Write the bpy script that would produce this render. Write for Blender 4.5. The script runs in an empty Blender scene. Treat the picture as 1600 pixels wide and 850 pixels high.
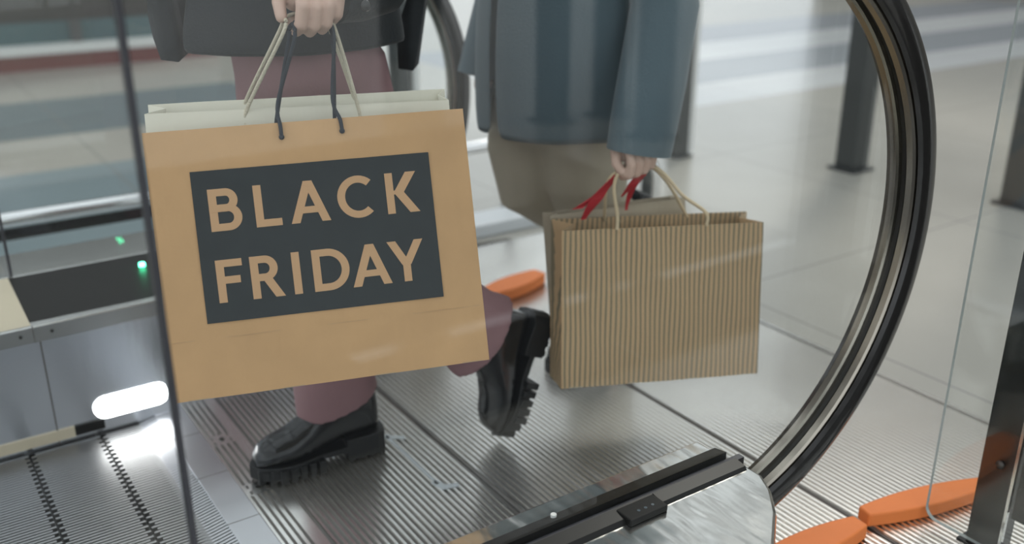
import bpy, bmesh, math, random
from mathutils import Vector, Matrix, Euler, noise
random.seed(7)
S = bpy.context.scene
COL = S.collection
R = math.radians

# ------------------------------------------------------------------ camera
CAM_H, FPX = 1.10, 1516.0
PITCH, YAW = math.atan(585 / 1516), R(34)
cd = bpy.data.cameras.new('camera')
cam = bpy.data.objects.new('camera', cd)
COL.objects.link(cam)
cam.location = (0, 0, CAM_H)
cam.rotation_euler = (R(90) - PITCH, 0, -YAW)
cd.sensor_width = 36
cd.lens = FPX / 1600 * 36
cd.clip_start = .05
cd.dof.use_dof = True
cd.dof.focus_distance = 1.50
cd.dof.aperture_fstop = 2.1
S.camera = cam

# ------------------------------------------------------------------ light
w = bpy.data.worlds.new('world')
S.world = w
w.use_nodes = True
bg = w.node_tree.nodes['Background']
bg.inputs[0].default_value = (.90, .955, 1.0, 1)
bg.inputs[1].default_value = 1.05
sd = bpy.data.lights.new('sun', 'SUN')
sd.energy = 1.0
sd.angle = R(9)
sd.color = (1, .95, .86)
sun = bpy.data.objects.new('sun', sd)
COL.objects.link(sun)
sun.rotation_euler = Vector((.80, .42, 1.0)).to_track_quat('Z', 'Y').to_euler()
S.view_settings.view_transform = 'Standard'
S.view_settings.look = 'None'
S.view_settings.exposure = 0.36
S.view_settings.gamma = 1
S.view_settings.use_curve_mapping = False


# ------------------------------------------------------------------ materials
def mat(name, col, rough=.5, metal=0, bump=0, bscale=60, var=0, vscale=8, stretch=(1, 1, 1), coat=0, emit=0, spec=.5, detail=4, sheen=0):
    m = bpy.data.materials.new(name)
    m.use_nodes = True
    nt = m.node_tree
    p = nt.nodes['Principled BSDF']
    p.inputs['Base Color'].default_value = (*col, 1)
    p.inputs['Roughness'].default_value = rough
    p.inputs['Metallic'].default_value = metal
    p.inputs['Specular IOR Level'].default_value = spec
    p.inputs['Coat Weight'].default_value = coat
    p.inputs['Sheen Weight'].default_value = sheen
    if emit:
        p.inputs['Emission Color'].default_value = (*col, 1)
        p.inputs['Emission Strength'].default_value = emit
    if bump or var:
        tc = nt.nodes.new('ShaderNodeTexCoord')
        mp = nt.nodes.new('ShaderNodeMapping')
        mp.inputs['Scale'].default_value = stretch
        nt.links.new(tc.outputs['Object'], mp.inputs[0])
    if var:
        n = nt.nodes.new('ShaderNodeTexNoise')
        n.inputs['Scale'].default_value = vscale
        n.inputs['Detail'].default_value = detail
        nt.links.new(mp.outputs[0], n.inputs['Vector'])
        mx = nt.nodes.new('ShaderNodeMix')
        mx.data_type = 'RGBA'
        mx.inputs[6].default_value = (*[c * (1 - var) for c in col], 1)
        mx.inputs[7].default_value = (*[min(1, c * (1 + var)) for c in col], 1)
        nt.links.new(n.outputs[0], mx.inputs[0])
        nt.links.new(mx.outputs[2], p.inputs['Base Color'])
    if bump:
        n2 = nt.nodes.new('ShaderNodeTexNoise')
        n2.inputs['Scale'].default_value = bscale
        n2.inputs['Detail'].default_value = 3
        nt.links.new(mp.outputs[0], n2.inputs['Vector'])
        b = nt.nodes.new('ShaderNodeBump')
        b.inputs['Strength'].default_value = bump
        b.inputs['Distance'].default_value = .02
        nt.links.new(n2.outputs[0], b.inputs['Height'])
        nt.links.new(b.outputs[0], p.inputs['Normal'])
    return m


def glass_mat(name, f0, tint):
    m = bpy.data.materials.new(name)
    m.use_nodes = True
    nt = m.node_tree
    nt.nodes.clear()
    out = nt.nodes.new('ShaderNodeOutputMaterial')
    mix = nt.nodes.new('ShaderNodeMixShader')
    tr = nt.nodes.new('ShaderNodeBsdfTransparent')
    tr.inputs[0].default_value = (*tint, 1)
    gl = nt.nodes.new('ShaderNodeBsdfGlossy')
    gl.inputs['Roughness'].default_value = 0.0
    lw = nt.nodes.new('ShaderNodeLayerWeight')
    lw.inputs[0].default_value = .5
    pw = nt.nodes.new('ShaderNodeMath'); pw.operation = 'POWER'; pw.inputs[1].default_value = 5
    nt.links.new(lw.outputs['Facing'], pw.inputs[0])
    ma = nt.nodes.new('ShaderNodeMath'); ma.operation = 'MULTIPLY_ADD'
    ma.inputs[1].default_value = 1 - f0; ma.inputs[2].default_value = f0
    nt.links.new(pw.outputs[0], ma.inputs[0])
    nt.links.new(ma.outputs[0], mix.inputs[0])
    nt.links.new(tr.outputs[0], mix.inputs[1])
    nt.links.new(gl.outputs[0], mix.inputs[2])
    nt.links.new(mix.outputs[0], out.inputs[0])
    return m


def stripes_mat(name, base, dark, pitch, duty):
    """vertical printed stripes along the object's X"""
    m = mat(name, base, .75, bump=.05, bscale=90, var=.06, vscale=14)
    nt = m.node_tree
    p = nt.nodes['Principled BSDF']
    src = p.inputs['Base Color'].links[0].from_socket
    tc = nt.nodes.new('ShaderNodeTexCoord')
    sep = nt.nodes.new('ShaderNodeSeparateXYZ')
    nt.links.new(tc.outputs['Object'], sep.inputs[0])
    ad = nt.nodes.new('ShaderNodeMath'); ad.operation = 'ADD'
    nt.links.new(sep.outputs[0], ad.inputs[0]); nt.links.new(sep.outputs[1], ad.inputs[1])
    dv = nt.nodes.new('ShaderNodeMath'); dv.operation = 'DIVIDE'; dv.inputs[1].default_value = pitch
    nt.links.new(ad.outputs[0], dv.inputs[0])
    fr = nt.nodes.new('ShaderNodeMath'); fr.operation = 'FRACT'
    nt.links.new(dv.outputs[0], fr.inputs[0])
    lt = nt.nodes.new('ShaderNodeMath'); lt.operation = 'LESS_THAN'; lt.inputs[1].default_value = duty
    nt.links.new(fr.outputs[0], lt.inputs[0])
    mx = nt.nodes.new('ShaderNodeMix'); mx.data_type = 'RGBA'
    nt.links.new(lt.outputs[0], mx.inputs[0])
    nt.links.new(src, mx.inputs[6])
    mx.inputs[7].default_value = (*dark, 1)
    nt.links.new(mx.outputs[2], p.inputs['Base Color'])
    return m


def kraft_mat(name, col, var=.1):
    m = mat(name, col, .62, bump=.06, bscale=35, var=var, vscale=9)
    return m


def floor_mat():
    """polished stone with blue-grey bands along the walkway, painted-in pale light streaks and fine joints"""
    m = mat('terrazzo', (.42, .405, .36), .26, var=.08, vscale=3)
    nt = m.node_tree
    p = nt.nodes['Principled BSDF']
    src = p.inputs['Base Color'].links[0].from_socket
    tc = nt.nodes.new('ShaderNodeTexCoord')
    sep = nt.nodes.new('ShaderNodeSeparateXYZ')
    nt.links.new(tc.outputs['Object'], sep.inputs[0])

    def between(sock, a, b):
        g = nt.nodes.new('ShaderNodeMath'); g.operation = 'GREATER_THAN'; g.inputs[1].default_value = a
        l = nt.nodes.new('ShaderNodeMath'); l.operation = 'LESS_THAN'; l.inputs[1].default_value = b
        mu = nt.nodes.new('ShaderNodeMath'); mu.operation = 'MULTIPLY'
        nt.links.new(sock, g.inputs[0]); nt.links.new(sock, l.inputs[0])
        nt.links.new(g.outputs[0], mu.inputs[0]); nt.links.new(l.outputs[0], mu.inputs[1])
        return mu.outputs[0]

    def overlay(src, fac, col):
        mx = nt.nodes.new('ShaderNodeMix'); mx.data_type = 'RGBA'
        nt.links.new(fac, mx.inputs[0]); nt.links.new(src, mx.inputs[6])
        mx.inputs[7].default_value = (*col, 1)
        return mx.outputs[2]

    def mul(a, b):
        mu = nt.nodes.new('ShaderNodeMath'); mu.operation = 'MULTIPLY'
        nt.links.new(a, mu.inputs[0]); nt.links.new(b, mu.inputs[1])
        return mu.outputs[0]

    for a, b, x0_, x1_, c in ((2.2, 4.5, -30, 1.2, (.25, .31, .33)), (5.2, 6.2, -30, 2.0, (.17, .21, .225)), (3.95, 4.45, 3.4, 30, (.60, .61, .61)), (5.15, 5.8, 3.4, 30, (.60, .61, .61)),  # the near-white bands are reflected light streaks painted into the stone colour
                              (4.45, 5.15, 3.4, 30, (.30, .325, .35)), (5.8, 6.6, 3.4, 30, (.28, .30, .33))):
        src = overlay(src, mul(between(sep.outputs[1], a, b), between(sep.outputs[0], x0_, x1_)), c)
    # slab joints: 1.2 m grid
    for k, off in ((0, .35), (1, .52)):
        ad = nt.nodes.new('ShaderNodeMath'); ad.operation = 'ADD'; ad.inputs[1].default_value = off + 60
        nt.links.new(sep.outputs[k], ad.inputs[0])
        mo = nt.nodes.new('ShaderNodeMath'); mo.operation = 'MODULO'; mo.inputs[1].default_value = 1.2
        nt.links.new(ad.outputs[0], mo.inputs[0])
        src = overlay(src, between(mo.outputs[0], 0, .006), (.25, .245, .23))
    nt.links.new(src, p.inputs['Base Color'])
    return m


M = {
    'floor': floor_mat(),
    'steel': mat('brushed_steel', (.60, .60, .58), .26, 1, bump=.012, bscale=3.2, stretch=(1, 4, 1)),
    'wavy': mat('polished_steel', (.70, .70, .67), .17, 1, bump=.65, bscale=2.6, stretch=(3.0, 1.0, 1)),
    'skirt': mat('skirt_steel', (.82, .85, .90), .24, 1, bump=.06, bscale=5, stretch=(3, 1, .6)),
    'plate': mat('anodised_aluminium', (.88, .87, .84), .25, 1, var=.05, vscale=7),
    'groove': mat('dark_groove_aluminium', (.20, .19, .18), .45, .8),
    'comb': mat('cast_comb_aluminium', (.66, .67, .70), .30, 1),
    'pallet': mat('grey_pallet_aluminium', (.42, .42, .42), .36, .9),
    'black_metal': mat('black_profile', (.012, .012, .011), .36, 0, spec=.25),
    'black_deck': mat('black_deck', (.018, .017, .015), .45, spec=.2),
    'rubber': mat('handrail_rubber', (.018, .017, .016), .17, 0, coat=.25, spec=.55),
    'guide': mat('bronze_guide_steel', (.36, .33, .28), .22, 1),
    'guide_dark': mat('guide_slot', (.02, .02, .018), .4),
    'orange': mat('orange_foam', (.86, .235, .055), .62, bump=.04, bscale=50, var=.07, vscale=12),
    'kraft': kraft_mat('kraft_paper', (.62, .375, .18), .16),
    'kraft_in': mat('kraft_inside', (.50, .345, .20), .7),
    'ink': mat('black_print', (.020, .026, .027), .42, var=.25, vscale=30),
    'letter': mat('kraft_letter', (.64, .39, .21), .62),
    'white_paper': mat('white_paper', (.80, .77, .64), .6, var=.03, vscale=6),
    'stripe': stripes_mat('striped_kraft', (.56, .385, .215), (.24, .205, .13), .0104, .40),
    'taupe_paper': mat('taupe_paper', (.46, .40, .30), .7, var=.06),
    'cord_cream': mat('cream_cord', (.72, .66, .51), .8, bump=.4, bscale=400, stretch=(1, 1, 1)),
    'cord_black': mat('navy_cord', (.012, .020, .032), .7),
    'cord_paper': mat('paper_cord', (.66, .53, .34), .7),
    'ribbon': mat('red_ribbon', (.52, .03, .04), .4),
    'skin': mat('skin', (.64, .44, .35), .5, var=.05, vscale=20),
    'coat1': mat('black_wool', (.008, .012, .015), .8, bump=.08, bscale=200, sheen=.1),
    'coat2': mat('slate_wool', (.085, .125, .145), .85, bump=.08, bscale=200, sheen=.15),
    'trouser1': mat('mauve_cloth', (.29, .165, .172), .75, bump=.06, bscale=180, var=.12, vscale=9),
    'trouser2': mat('taupe_cloth', (.42, .375, .29), .8, bump=.06, bscale=180, var=.12, vscale=8),
    'boot': mat('black_leather', (.012, .013, .014), .24, coat=.25, bump=.05, bscale=60),
    'sole': mat('black_rubber_sole', (.013, .014, .015), .5),
    'button': mat('dark_button', (.03, .03, .03), .15),
    'hair': mat('dark_hair', (.03, .02, .015), .5),
    'glass': glass_mat('clear_glass', .042, (.982, .992, .988)),
    'edge': mat('glass_edge', (.36, .40, .38), .2, spec=.6),
    'joint': mat('glass_joint_seal', (.07, .07, .08), .5),
    'lamp': mat('white_lamp', (1, 1, 1), .4, emit=9),
    'led': mat('green_led', (.08, 1, .45), .4, emit=14),
    'chrome': mat('chrome', (.8, .8, .8), .10, 1),
    'cream': mat('cream_panel', (.70, .62, .46), .5, var=.08, vscale=9),
    'post': mat('dark_post', (.07, .075, .075), .38, .3),
    'dark_post2': mat('charcoal_barrier', (.024, .025, .024), .18, .1, coat=.3),
    'maroon': mat('maroon_panel', (.16, .025, .018), .45),
    'white_paint': mat('white_paint', (.78, .79, .77), .45),
    'teal': mat('teal_shop_glass', (.05, .115, .125), .12, .0, var=.4, vscale=1.4),
    'dark_wall': mat('dark_shop_interior', (.035, .033, .026), .6, var=.5, vscale=1.1),
    'brown': mat('brown_mat', (.045, .040, .033), .85),
    'carpet': mat('charcoal_carpet', (.045, .047, .05), .95, bump=.3, bscale=300),
    'warm_wall': mat('warm_grey_plaster', (.27, .255, .225), .7, var=.15, vscale=.8),
    'added_roof_beam': mat('dark_roof_steel', (.06, .06, .06), .6),
    'stone': mat('pale_kerb_stone', (.66, .69, .71), .4),
    'mark': mat('smooth_marker_steel', (.56, .60, .62), .40, 1),
    'screw': mat('screw', (.09, .09, .085), .4, 1),
}


# ------------------------------------------------------------------ mesh helpers
def link(o, parent=None):
    COL.objects.link(o)
    if parent is not None:
        o.parent = parent
    return o


def empty(name, loc=(0, 0, 0)):
    o = bpy.data.objects.new(name, None)
    o.location = loc
    o.empty_display_size = .05
    return link(o)


def tag(o, label=None, cat=None, group=None, kind=None):
    if label: o['label'] = label
    if cat: o['category'] = cat
    if group: o['group'] = group
    if kind: o['kind'] = kind
    return o


class MB:
    """collects vertices and faces of ONE mesh"""
    def __init__(s):
        s.v = []; s.f = []; s.mi = []

    def add(s, vs, fs, mi=0):
        n = len(s.v)
        s.v += [tuple(a) for a in vs]
        s.f += [tuple(i + n for i in f) for f in fs]
        s.mi += [mi] * len(fs)
        return s

    def box(s, x0, x1, y0, y1, z0, z1, mi=0):
        return s.add([(x0, y0, z0), (x1, y0, z0), (x1, y1, z0), (x0, y1, z0), (x0, y0, z1), (x1, y0, z1), (x1, y1, z1), (x0, y1, z1)],
                     [(0, 3, 2, 1), (4, 5, 6, 7), (0, 1, 5, 4), (1, 2, 6, 5), (2, 3, 7, 6), (3, 0, 4, 7)], mi)

    def prism(s, pts, a, b, axis=2, mi=0, mi_side=None):
        """polygon pts (2D) extruded along axis from a to b"""
        def P(p, t):
            return {2: (p[0], p[1], t), 1: (p[0], t, p[1]), 0: (t, p[0], p[1])}[axis]
        n = len(pts)
        base = len(s.v)
        s.add([P(p, a) for p in pts] + [P(p, b) for p in pts], [tuple(range(n))[::-1], tuple(range(n, 2 * n))], mi)
        for i in range(n):
            j = (i + 1) % n
            s.f.append((base + i, base + j, base + n + j, base + n + i)); s.mi.append(mi if mi_side is None else mi_side)
        return s

    def loft(s, rings, close=True, caps=True, mi=0):
        n = len(rings[0])
        base = len(s.v)
        s.v += [tuple(p) for r in rings for p in r]
        for k in range(len(rings) - 1):
            for i in range(n if close else n - 1):
                j = (i + 1) % n
                s.f.append((base + k * n + i, base + k * n + j, base + (k + 1) * n + j, base + (k + 1) * n + i)); s.mi.append(mi)
        if caps and close:
            s.f.append(tuple(base + i for i in range(n))[::-1]); s.mi.append(mi)
            s.f.append(tuple(base + (len(rings) - 1) * n + i for i in range(n))); s.mi.append(mi)
        return s

    def tube(s, pts, r, n=8, mi=0):
        pts = [Vector(p) for p in pts]
        rs = r if isinstance(r, (list, tuple)) else [r] * len(pts)
        rings = []
        up = Vector((.13, .31, .94)).normalized()
        for k, p in enumerate(pts):
            t = (pts[min(k + 1, len(pts) - 1)] - pts[max(k - 1, 0)]).normalized()
            a = t.cross(up)
            if a.length < .05:
                a = t.cross(Vector((1, 0, 0)))
            a.normalize()
            b = t.cross(a).normalized()
            rings.append([p + (a * math.cos(2 * math.pi * i / n) + b * math.sin(2 * math.pi * i / n)) * rs[k] for i in range(n)])
        return s.loft(rings, mi=mi)

    def ball(s, c, r, n=12, m=8, mi=0):
        r = r if isinstance(r, (tuple, list)) else (r, r, r)
        rings = []
        for k in range(m + 1):
            th = math.pi * (k + .02) / (m + .04)
            rings.append([(c[0] + r[0] * math.sin(th) * math.cos(2 * math.pi * i / n), c[1] + r[1] * math.sin(th) * math.sin(2 * math.pi * i / n), c[2] - r[2] * math.cos(th)) for i in range(n)])
        return s.loft(rings, mi=mi)

    def capsule(s, a, b, ra, rb, n=12):
        a, b = Vector(a), Vector(b)
        d = (b - a)
        L = d.length
        t = d / L
        pts, rs = [], []
        for k in range(5):
            th = math.pi / 2 * k / 4
            pts.append(a - t * ra * math.cos(th)); rs.append(max(ra * math.sin(th), ra * .05))
        for k in range(5):
            th = math.pi / 2 * k / 4
            pts.append(b + t * rb * math.sin(th)); rs.append(max(rb * math.cos(th), rb * .05))
        up = Vector((.13, .31, .94)).normalized()
        x = t.cross(up)
        if x.length < .1: x = t.cross(Vector((1, 0, 0)))
        x.normalize()
        y = t.cross(x)
        return s.loft([[p + (x * math.cos(2 * math.pi * i / n) + y * math.sin(2 * math.pi * i / n)) * r for i in range(n)] for p, r in zip(pts, rs)])

    def build(s, name, mats, parent=None, smooth=False, bevel=0, loc=None, recalc=True):
        me = bpy.data.meshes.new(name)
        me.from_pydata(s.v, [], s.f)
        mats = mats if isinstance(mats, (list, tuple)) else [mats]
        for m in mats:
            me.materials.append(M[m])
        me.polygons.foreach_set('material_index', s.mi)
        if recalc:
            bm = bmesh.new(); bm.from_mesh(me)
            bmesh.ops.recalc_face_normals(bm, faces=bm.faces)
            bm.to_mesh(me); bm.free()
        if smooth:
            me.polygons.foreach_set('use_smooth', [True] * len(me.polygons))
            if smooth != True:
                me.set_sharp_from_angle(angle=R(smooth))
        o = bpy.data.objects.new(name, me)
        if loc is not None:
            o.location = loc
        link(o, parent)
        if bevel:
            md = o.modifiers.new('bevel', 'BEVEL'); md.width = bevel; md.segments = 2; md.limit_method = 'ANGLE'; md.angle_limit = R(50)
        return o


def remesh(o, voxel, smooth_it=6, disp=None):
    """fuse overlapping shells of one mesh object into one continuous skin"""
    md = o.modifiers.new('remesh', 'REMESH'); md.mode = 'VOXEL'; md.voxel_size = voxel; md.use_smooth_shade = True
    sm = o.modifiers.new('smooth', 'SMOOTH'); sm.factor = .5; sm.iterations = smooth_it
    dg = bpy.context.evaluated_depsgraph_get()
    me = bpy.data.meshes.new_from_object(o.evaluated_get(dg))
    o.modifiers.clear()
    old = o.data
    mats = list(old.materials)
    o.data = me
    if not me.materials:
        for m in mats: me.materials.append(m)
    bpy.data.meshes.remove(old)
    if disp:
        ns = [v.normal.copy() for v in me.vertices]
        cs = [v.co.copy() for v in me.vertices]
        me.vertices.foreach_set('co', [c for p_, n_ in zip(cs, ns) for c in (p_ + n_ * disp(p_))])
        me.update()
    me.polygons.foreach_set('use_smooth', [True] * len(me.polygons))
    return o


def ell(c, a, b, n=28, ph=0):
    """ring around c with half axes a and b (vectors)"""
    c, a, b = Vector(c), Vector(a), Vector(b)
    return [c + a * math.cos(2 * math.pi * i / n + ph) + b * math.sin(2 * math.pi * i / n + ph) for i in range(n)]


def smooth_path(pts, sub=8):
    pts = [Vector(p) for p in pts]
    out = []
    for k in range(len(pts) - 1):
        p0, p1, p2, p3 = pts[max(k - 1, 0)], pts[k], pts[k + 1], pts[min(k + 2, len(pts) - 1)]
        for i in range(sub):
            t = i / sub
            out.append(.5 * ((2 * p1) + (p2 - p0) * t + (2 * p0 - 5 * p1 + 4 * p2 - p3) * t * t + (3 * p1 - p0 - 3 * p2 + p3) * t ** 3))
    out.append(pts[-1])
    return out


def dup(o, parent=None, **kw):
    c = o.copy()
    link(c, parent)
    for k, v in kw.items():
        setattr(c, k, v)
    return c


# ================================================================== the setting
FZ = -.004
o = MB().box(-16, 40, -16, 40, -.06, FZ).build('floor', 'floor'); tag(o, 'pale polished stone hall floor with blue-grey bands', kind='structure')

# shop fronts far behind
wb = MB().box(-10, 2.6, 7.62, 7.8, FZ, 2.6).build('wall_back', 'dark_wall'); tag(wb, 'dark shop interior wall far behind the walkway', kind='structure')
t = MB().box(-10, 2.3, 7.35, 7.5, FZ, .105).build('trim_1', 'maroon'); tag(t, 'maroon plinth below the far shop window', kind='structure')
t = MB().box(-10, 2.3, 7.32, 7.52, .105, .165).build('trim_2', 'white_paint'); tag(t, 'white ledge above the maroon plinth', kind='structure')
wn = MB().box(-10, 2.3, 7.40, 7.43, .165, .31).build('window_1', 'teal'); tag(wn, 'low teal glazing strip above the white ledge', kind='structure')
for k in range(5):
    MB().box(-7.9 + k * 2.3, -7.83 + k * 2.3, 7.37, 7.40, .165, .31).build('mullion', 'post', wn)

wr = MB().box(11, 11.3, -4, 9, FZ, 6.0).build('added_wall_right', 'warm_wall'); tag(wr, 'added warm grey wall out of view on the right, darkening the metal reflections', kind='structure')  # unseen wall, added so the landing plates and floor reflect something darker

rb = MB().box(-8, 16, 2.0, 2.25, 6.0, 6.35).build('added_ceiling', 'added_roof_beam'); tag(rb, 'added dark beams out of view overhead, patterning the metal reflections', kind='structure')  # unseen beams, added to give the steel decks dark and light reflections
for y in (-6.5, -2.2, 6.3, 10.5):
    MB().box(-8, 16, y, y + .25, 6.0, 6.35).build('added_roof_beam', 'added_roof_beam', rb)
bm_ = MB().box(0, .42, -9, 14, 5.75, 6.0).build('added_roof_beam', 'added_roof_beam', rb); bm_.location.x = -6.4
for k in range(1, 10):
    dup(bm_, rb, location=(-6.4 + k * 2.1, 0, 0))

# dark posts standing in the hall
def hall_post(x, y, label, h=2.6, wd=.10):
    e = empty('steel_post', (x, y, FZ))
    tag(e, label, 'post', 'dark posts standing in the hall')
    MB().box(-wd / 2, wd / 2, -wd / 2, wd / 2, .012, h).build('shaft', 'post', e, bevel=.006)
    MB().box(-wd * .7, wd * .7, -wd * .7, wd * .7, 0, .012).build('base_plate', 'post', e)
    return e

hall_post(3.52, 2.58, 'dark grey square post seen through the curved end of the near handrail')
hall_post(3.62, 1.88, 'dark grey square post at the right edge beyond the glass barrier')
ps = hall_post(3.05, 3.17, 'dark grey post with a pale edge strip behind the slate coat sleeve', wd=.07)
MB().box(.04, .075, -.02, .02, .012, 2.6).build('edge_strip', 'white_paint', ps)

# low guard rail behind the far balustrade
ps = hall_post(1.70, 3.28, 'slim dark post with a pale edge strip between the black coat and the far handrail', wd=.06)
MB().box(.05, .075, -.02, .02, .012, 2.6).build('edge_strip', 'white_paint', ps)
for x, y in ((3.02, -2.25), (3.36, -2.2), (3.22, -1.68), (2.45, -2.9), (2.75, -3.1)):
    hall_post(x, y, 'dark grey post outside the picture, showing as a stripe in the near glass', wd=.13)

t = MB().box(.9, 2.6, -.225, -.185, .006, .012).build('streak_strip', 'chrome'); tag(t, 'added steel floor strip outside the picture, showing as a streak in the near glass', kind='structure')  # out of view, added for the bright streak reflected across the bags
cp = MB().box(-2.2, 2.6, -2.4, .20, FZ, .006).build('added_dark_carpet', 'carpet'); tag(cp, 'added dark charcoal carpet outside the picture, dimming reflections in the near glass', 'carpet')  # out of view, added to cut the haze in the near glass

# low guard rail
gr = empty('guard_rail', (1.95, 2.95, FZ)); tag(gr, 'low chrome guard rail on short posts behind the far balustrade', 'rail')
MB().tube([(-3.2, 0, .255), (.14, 0, .255)], .024, 14).build('rail', 'chrome', gr, smooth=40)
MB().box(-3.2, -.42, .005, .02, .195, .228).build('dark_strip', 'black_metal', gr)
for x in (.03, -.19, -1.2, -2.2):
    p = MB().box(x - .012, x + .012, -.012, .012, .012, .24).build('post', 'post', gr)
    MB().prism([(x + .034 * math.cos(a * R(30)), .034 * math.sin(a * R(30))) for a in range(12)], 0, .012).build('base_disc', 'post', p)
gr2 = empty('bollard_rail', (2.3, 2.55, FZ)); tag(gr2, 'short chrome hooped rail seen behind the hand with red ribbons', 'rail')
MB().tube(smooth_path([(-.10, .05, .0), (-.10, .05, .17), (-.06, .025, .22), (.0, 0, .225), (.03, -.015, .17), (.03, -.015, 0)], 6), .022, 12).build('hoop', 'chrome', gr2, smooth=50)
MB().tube([(0.02, 0, 0), (0.02, 0, .21)], .028, 12).build('post', 'post', gr2, smooth=40)
kb = MB().box(-3, 2.02, 2.70, 2.84, FZ, .045).build('kerb_stone', 'stone', bevel=.006); tag(kb, 'long pale stone kerb in front of the chrome guard rail', 'kerb')
fm = MB().prism([(1.44, 2.405), (1.75, 2.425), (1.76, 2.63), (1.50, 2.665)], FZ, .004).build('floor_mat', 'brown'); tag(fm, 'dark brown floor mat between the two shopping groups by the kerb', 'mat')


# ================================================================== the moving walkway
mw = empty('moving_walkway', (0, 0, 0))
tag(mw, 'moving walkway end with glass balustrades, black handrails and grooved metal landing', 'walkway')
YN, YF = 1.0, 2.03            # inner faces of the skirts
XL = -1.6

# --- pallets
def pallet_mesh():
    m = MB()
    L = .142
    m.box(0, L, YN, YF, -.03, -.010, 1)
    n = 112
    pitch = (YF - YN) / n
    for i in range(n):
        y0 = YN + i * pitch
        a, b = (.004, L - .008) if i % 2 else (.012, L)
        # two raised rows with a small notch, so the ends interlock like teeth
        m.box(a, b, y0 + pitch * .22, y0 + pitch * .80, -.010, 0, 0)
    return m
pal = pallet_mesh().build('pallet', ['pallet', 'guide_dark'], mw, recalc=False)
pal.location = (.285, 0, .012)
k = 0
for i in range(1, 13):
    dup(pal, mw, location=(.285 - i * .142, 0, .012))

# --- comb
m = MB()
n = 112
pitch = (YF - YN) / n
for i in range(n):
    y0 = YN + i * pitch + pitch * .05
    m.add([(.348, y0, .008), (.348, y0 + pitch * .5, .008), (.405, y0 + pitch * .55, .019), (.405, y0 - pitch * .05, .019), (.405, y0 - pitch * .05, -.01), (.405, y0 + pitch * .55, -.01)],
          [(0, 1, 2, 3), (0, 3, 4), (1, 5, 2), (0, 4, 5, 1), (2, 5, 4, 3)])
ct = m.build('comb_teeth', 'comb', mw); ct['kind'] = 'stuff'
MB().box(.405, .468, YN, YF, -.02, .019).build('comb_plate', 'comb', mw, bevel=.002)
# seams of the comb segments
for y in (1.18, 1.36, 1.54, 1.72, 1.90):
    MB().box(.405, .467, y, y + .0015, .0185, .0193).build('comb_joint', 'groove', mw)


# --- landing plates: ribs run across the walkway
def rib_plate(name, x0, x1, y0, y1, pitch=.0124, duty=.60, border=.004, top=.010, low=.0045):
    m = MB()
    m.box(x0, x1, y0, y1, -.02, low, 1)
    n = int((x1 - x0 - 2 * border) / pitch)
    p = (x1 - x0 - 2 * border) / n
    for i in range(n):
        a = x0 + border + i * p
        b = a + p * duty
        e = p * .10
        m.add([(a, y0, low), (b, y0, low), (b - e, y0, top), (a + e, y0, top), (a, y1, low), (b, y1, low), (b - e, y1, top), (a + e, y1, top)],
              [(0, 1, 2, 3), (5, 4, 7, 6), (3, 2, 6, 7), (1, 5, 6, 2), (0, 3, 7, 4)], 0)
    return m.build(name, ['plate', 'groove'], mw)


# transition plate with long slots interrupted by bolts
tp = MB()
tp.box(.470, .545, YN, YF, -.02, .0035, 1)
slots = [(.476, .482), (.489, .495), (.502, .508), (.515, .521)]
xs = [.470] + [c for s_ in slots for c in s_] + [.545]
for i in range(0, len(xs), 2):
    tp.box(xs[i], xs[i + 1], YN, YF, .003, .0105, 0)
for y in (1.12, 1.32, 1.64, 1.86):
    for (a, b) in slots:
        tp.box(a, b, y - .022, y + .022, .003, .0105, 0)
tpo = tp.build('slotted_plate', ['plate', 'groove'], mw)
for y in (1.64, 1.86, 1.32):
    MB().prism([(.5 + .006 * math.cos(R(30 * a)), y + .006 * math.sin(R(30 * a))) for a in range(12)], .0105, .0122).build('bolt', 'screw', tpo)
    for (dx, dy) in ((-.018, .012), (-.018, -.012), (.016, .016), (.016, -.010), (.0, .026)):
        MB().box(.5 + dx - .0025, .5 + dx + .0025, y + dy - .006, y + dy + .006, .0104, .0109).build('key_slot', 'groove', tpo)
rib_plate('floor_plate', .548, .884, YN, YF)
rib_plate('floor_plate', .888, 1.394, .72, 2.36)
rib_plate('floor_plate', 1.398, 1.935, .25, 2.60)
MB().box(1.935, 1.947, .25, 2.60, -.02, .010).build('edge_strip', 'steel', mw)
# lifting mark let into the first plate
mk = MB()
mk.prism([(.785, 1.672), (.828, 1.640), (.832, 1.652), (.812, 1.668), (.795, 1.690)], .0100, .0112)
mk.box(.797, .803, 1.45, 1.675, .0100, .0112)
mk.prism([(.790, 1.462), (.798, 1.428), (.832, 1.420), (.836, 1.432), (.812, 1.440), (.806, 1.466)], .0100, .0112)
mk.build('lifting_mark', 'mark', mw)

# --- skirts
sk = MB().box(XL, 1.05, YF, YF + .012, -.03, .255).build('skirt_panel', 'skirt', mw)
MB().box(.205, .208, YF - .0012, YF, .0, .255).build('panel_joint', 'groove', sk)
sr = MB().box(XL, 1.05, YF - .006, YF + .02, .255, .292).build('skirt_rail', 'steel', mw, bevel=.003)
MB().box(.1955, .1975, YF - .0072, YF - .005, .256, .293).build('rail_joint', 'groove', sr)
for x in (.172, .231, -.05, .62):
    MB().prism([(x + .0035 * math.cos(R(45 * a)), .274 + .0035 * math.sin(R(45 * a))) for a in range(8)], YF - .0078, YF - .005, axis=1).build('screw', 'screw', sr)
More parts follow.
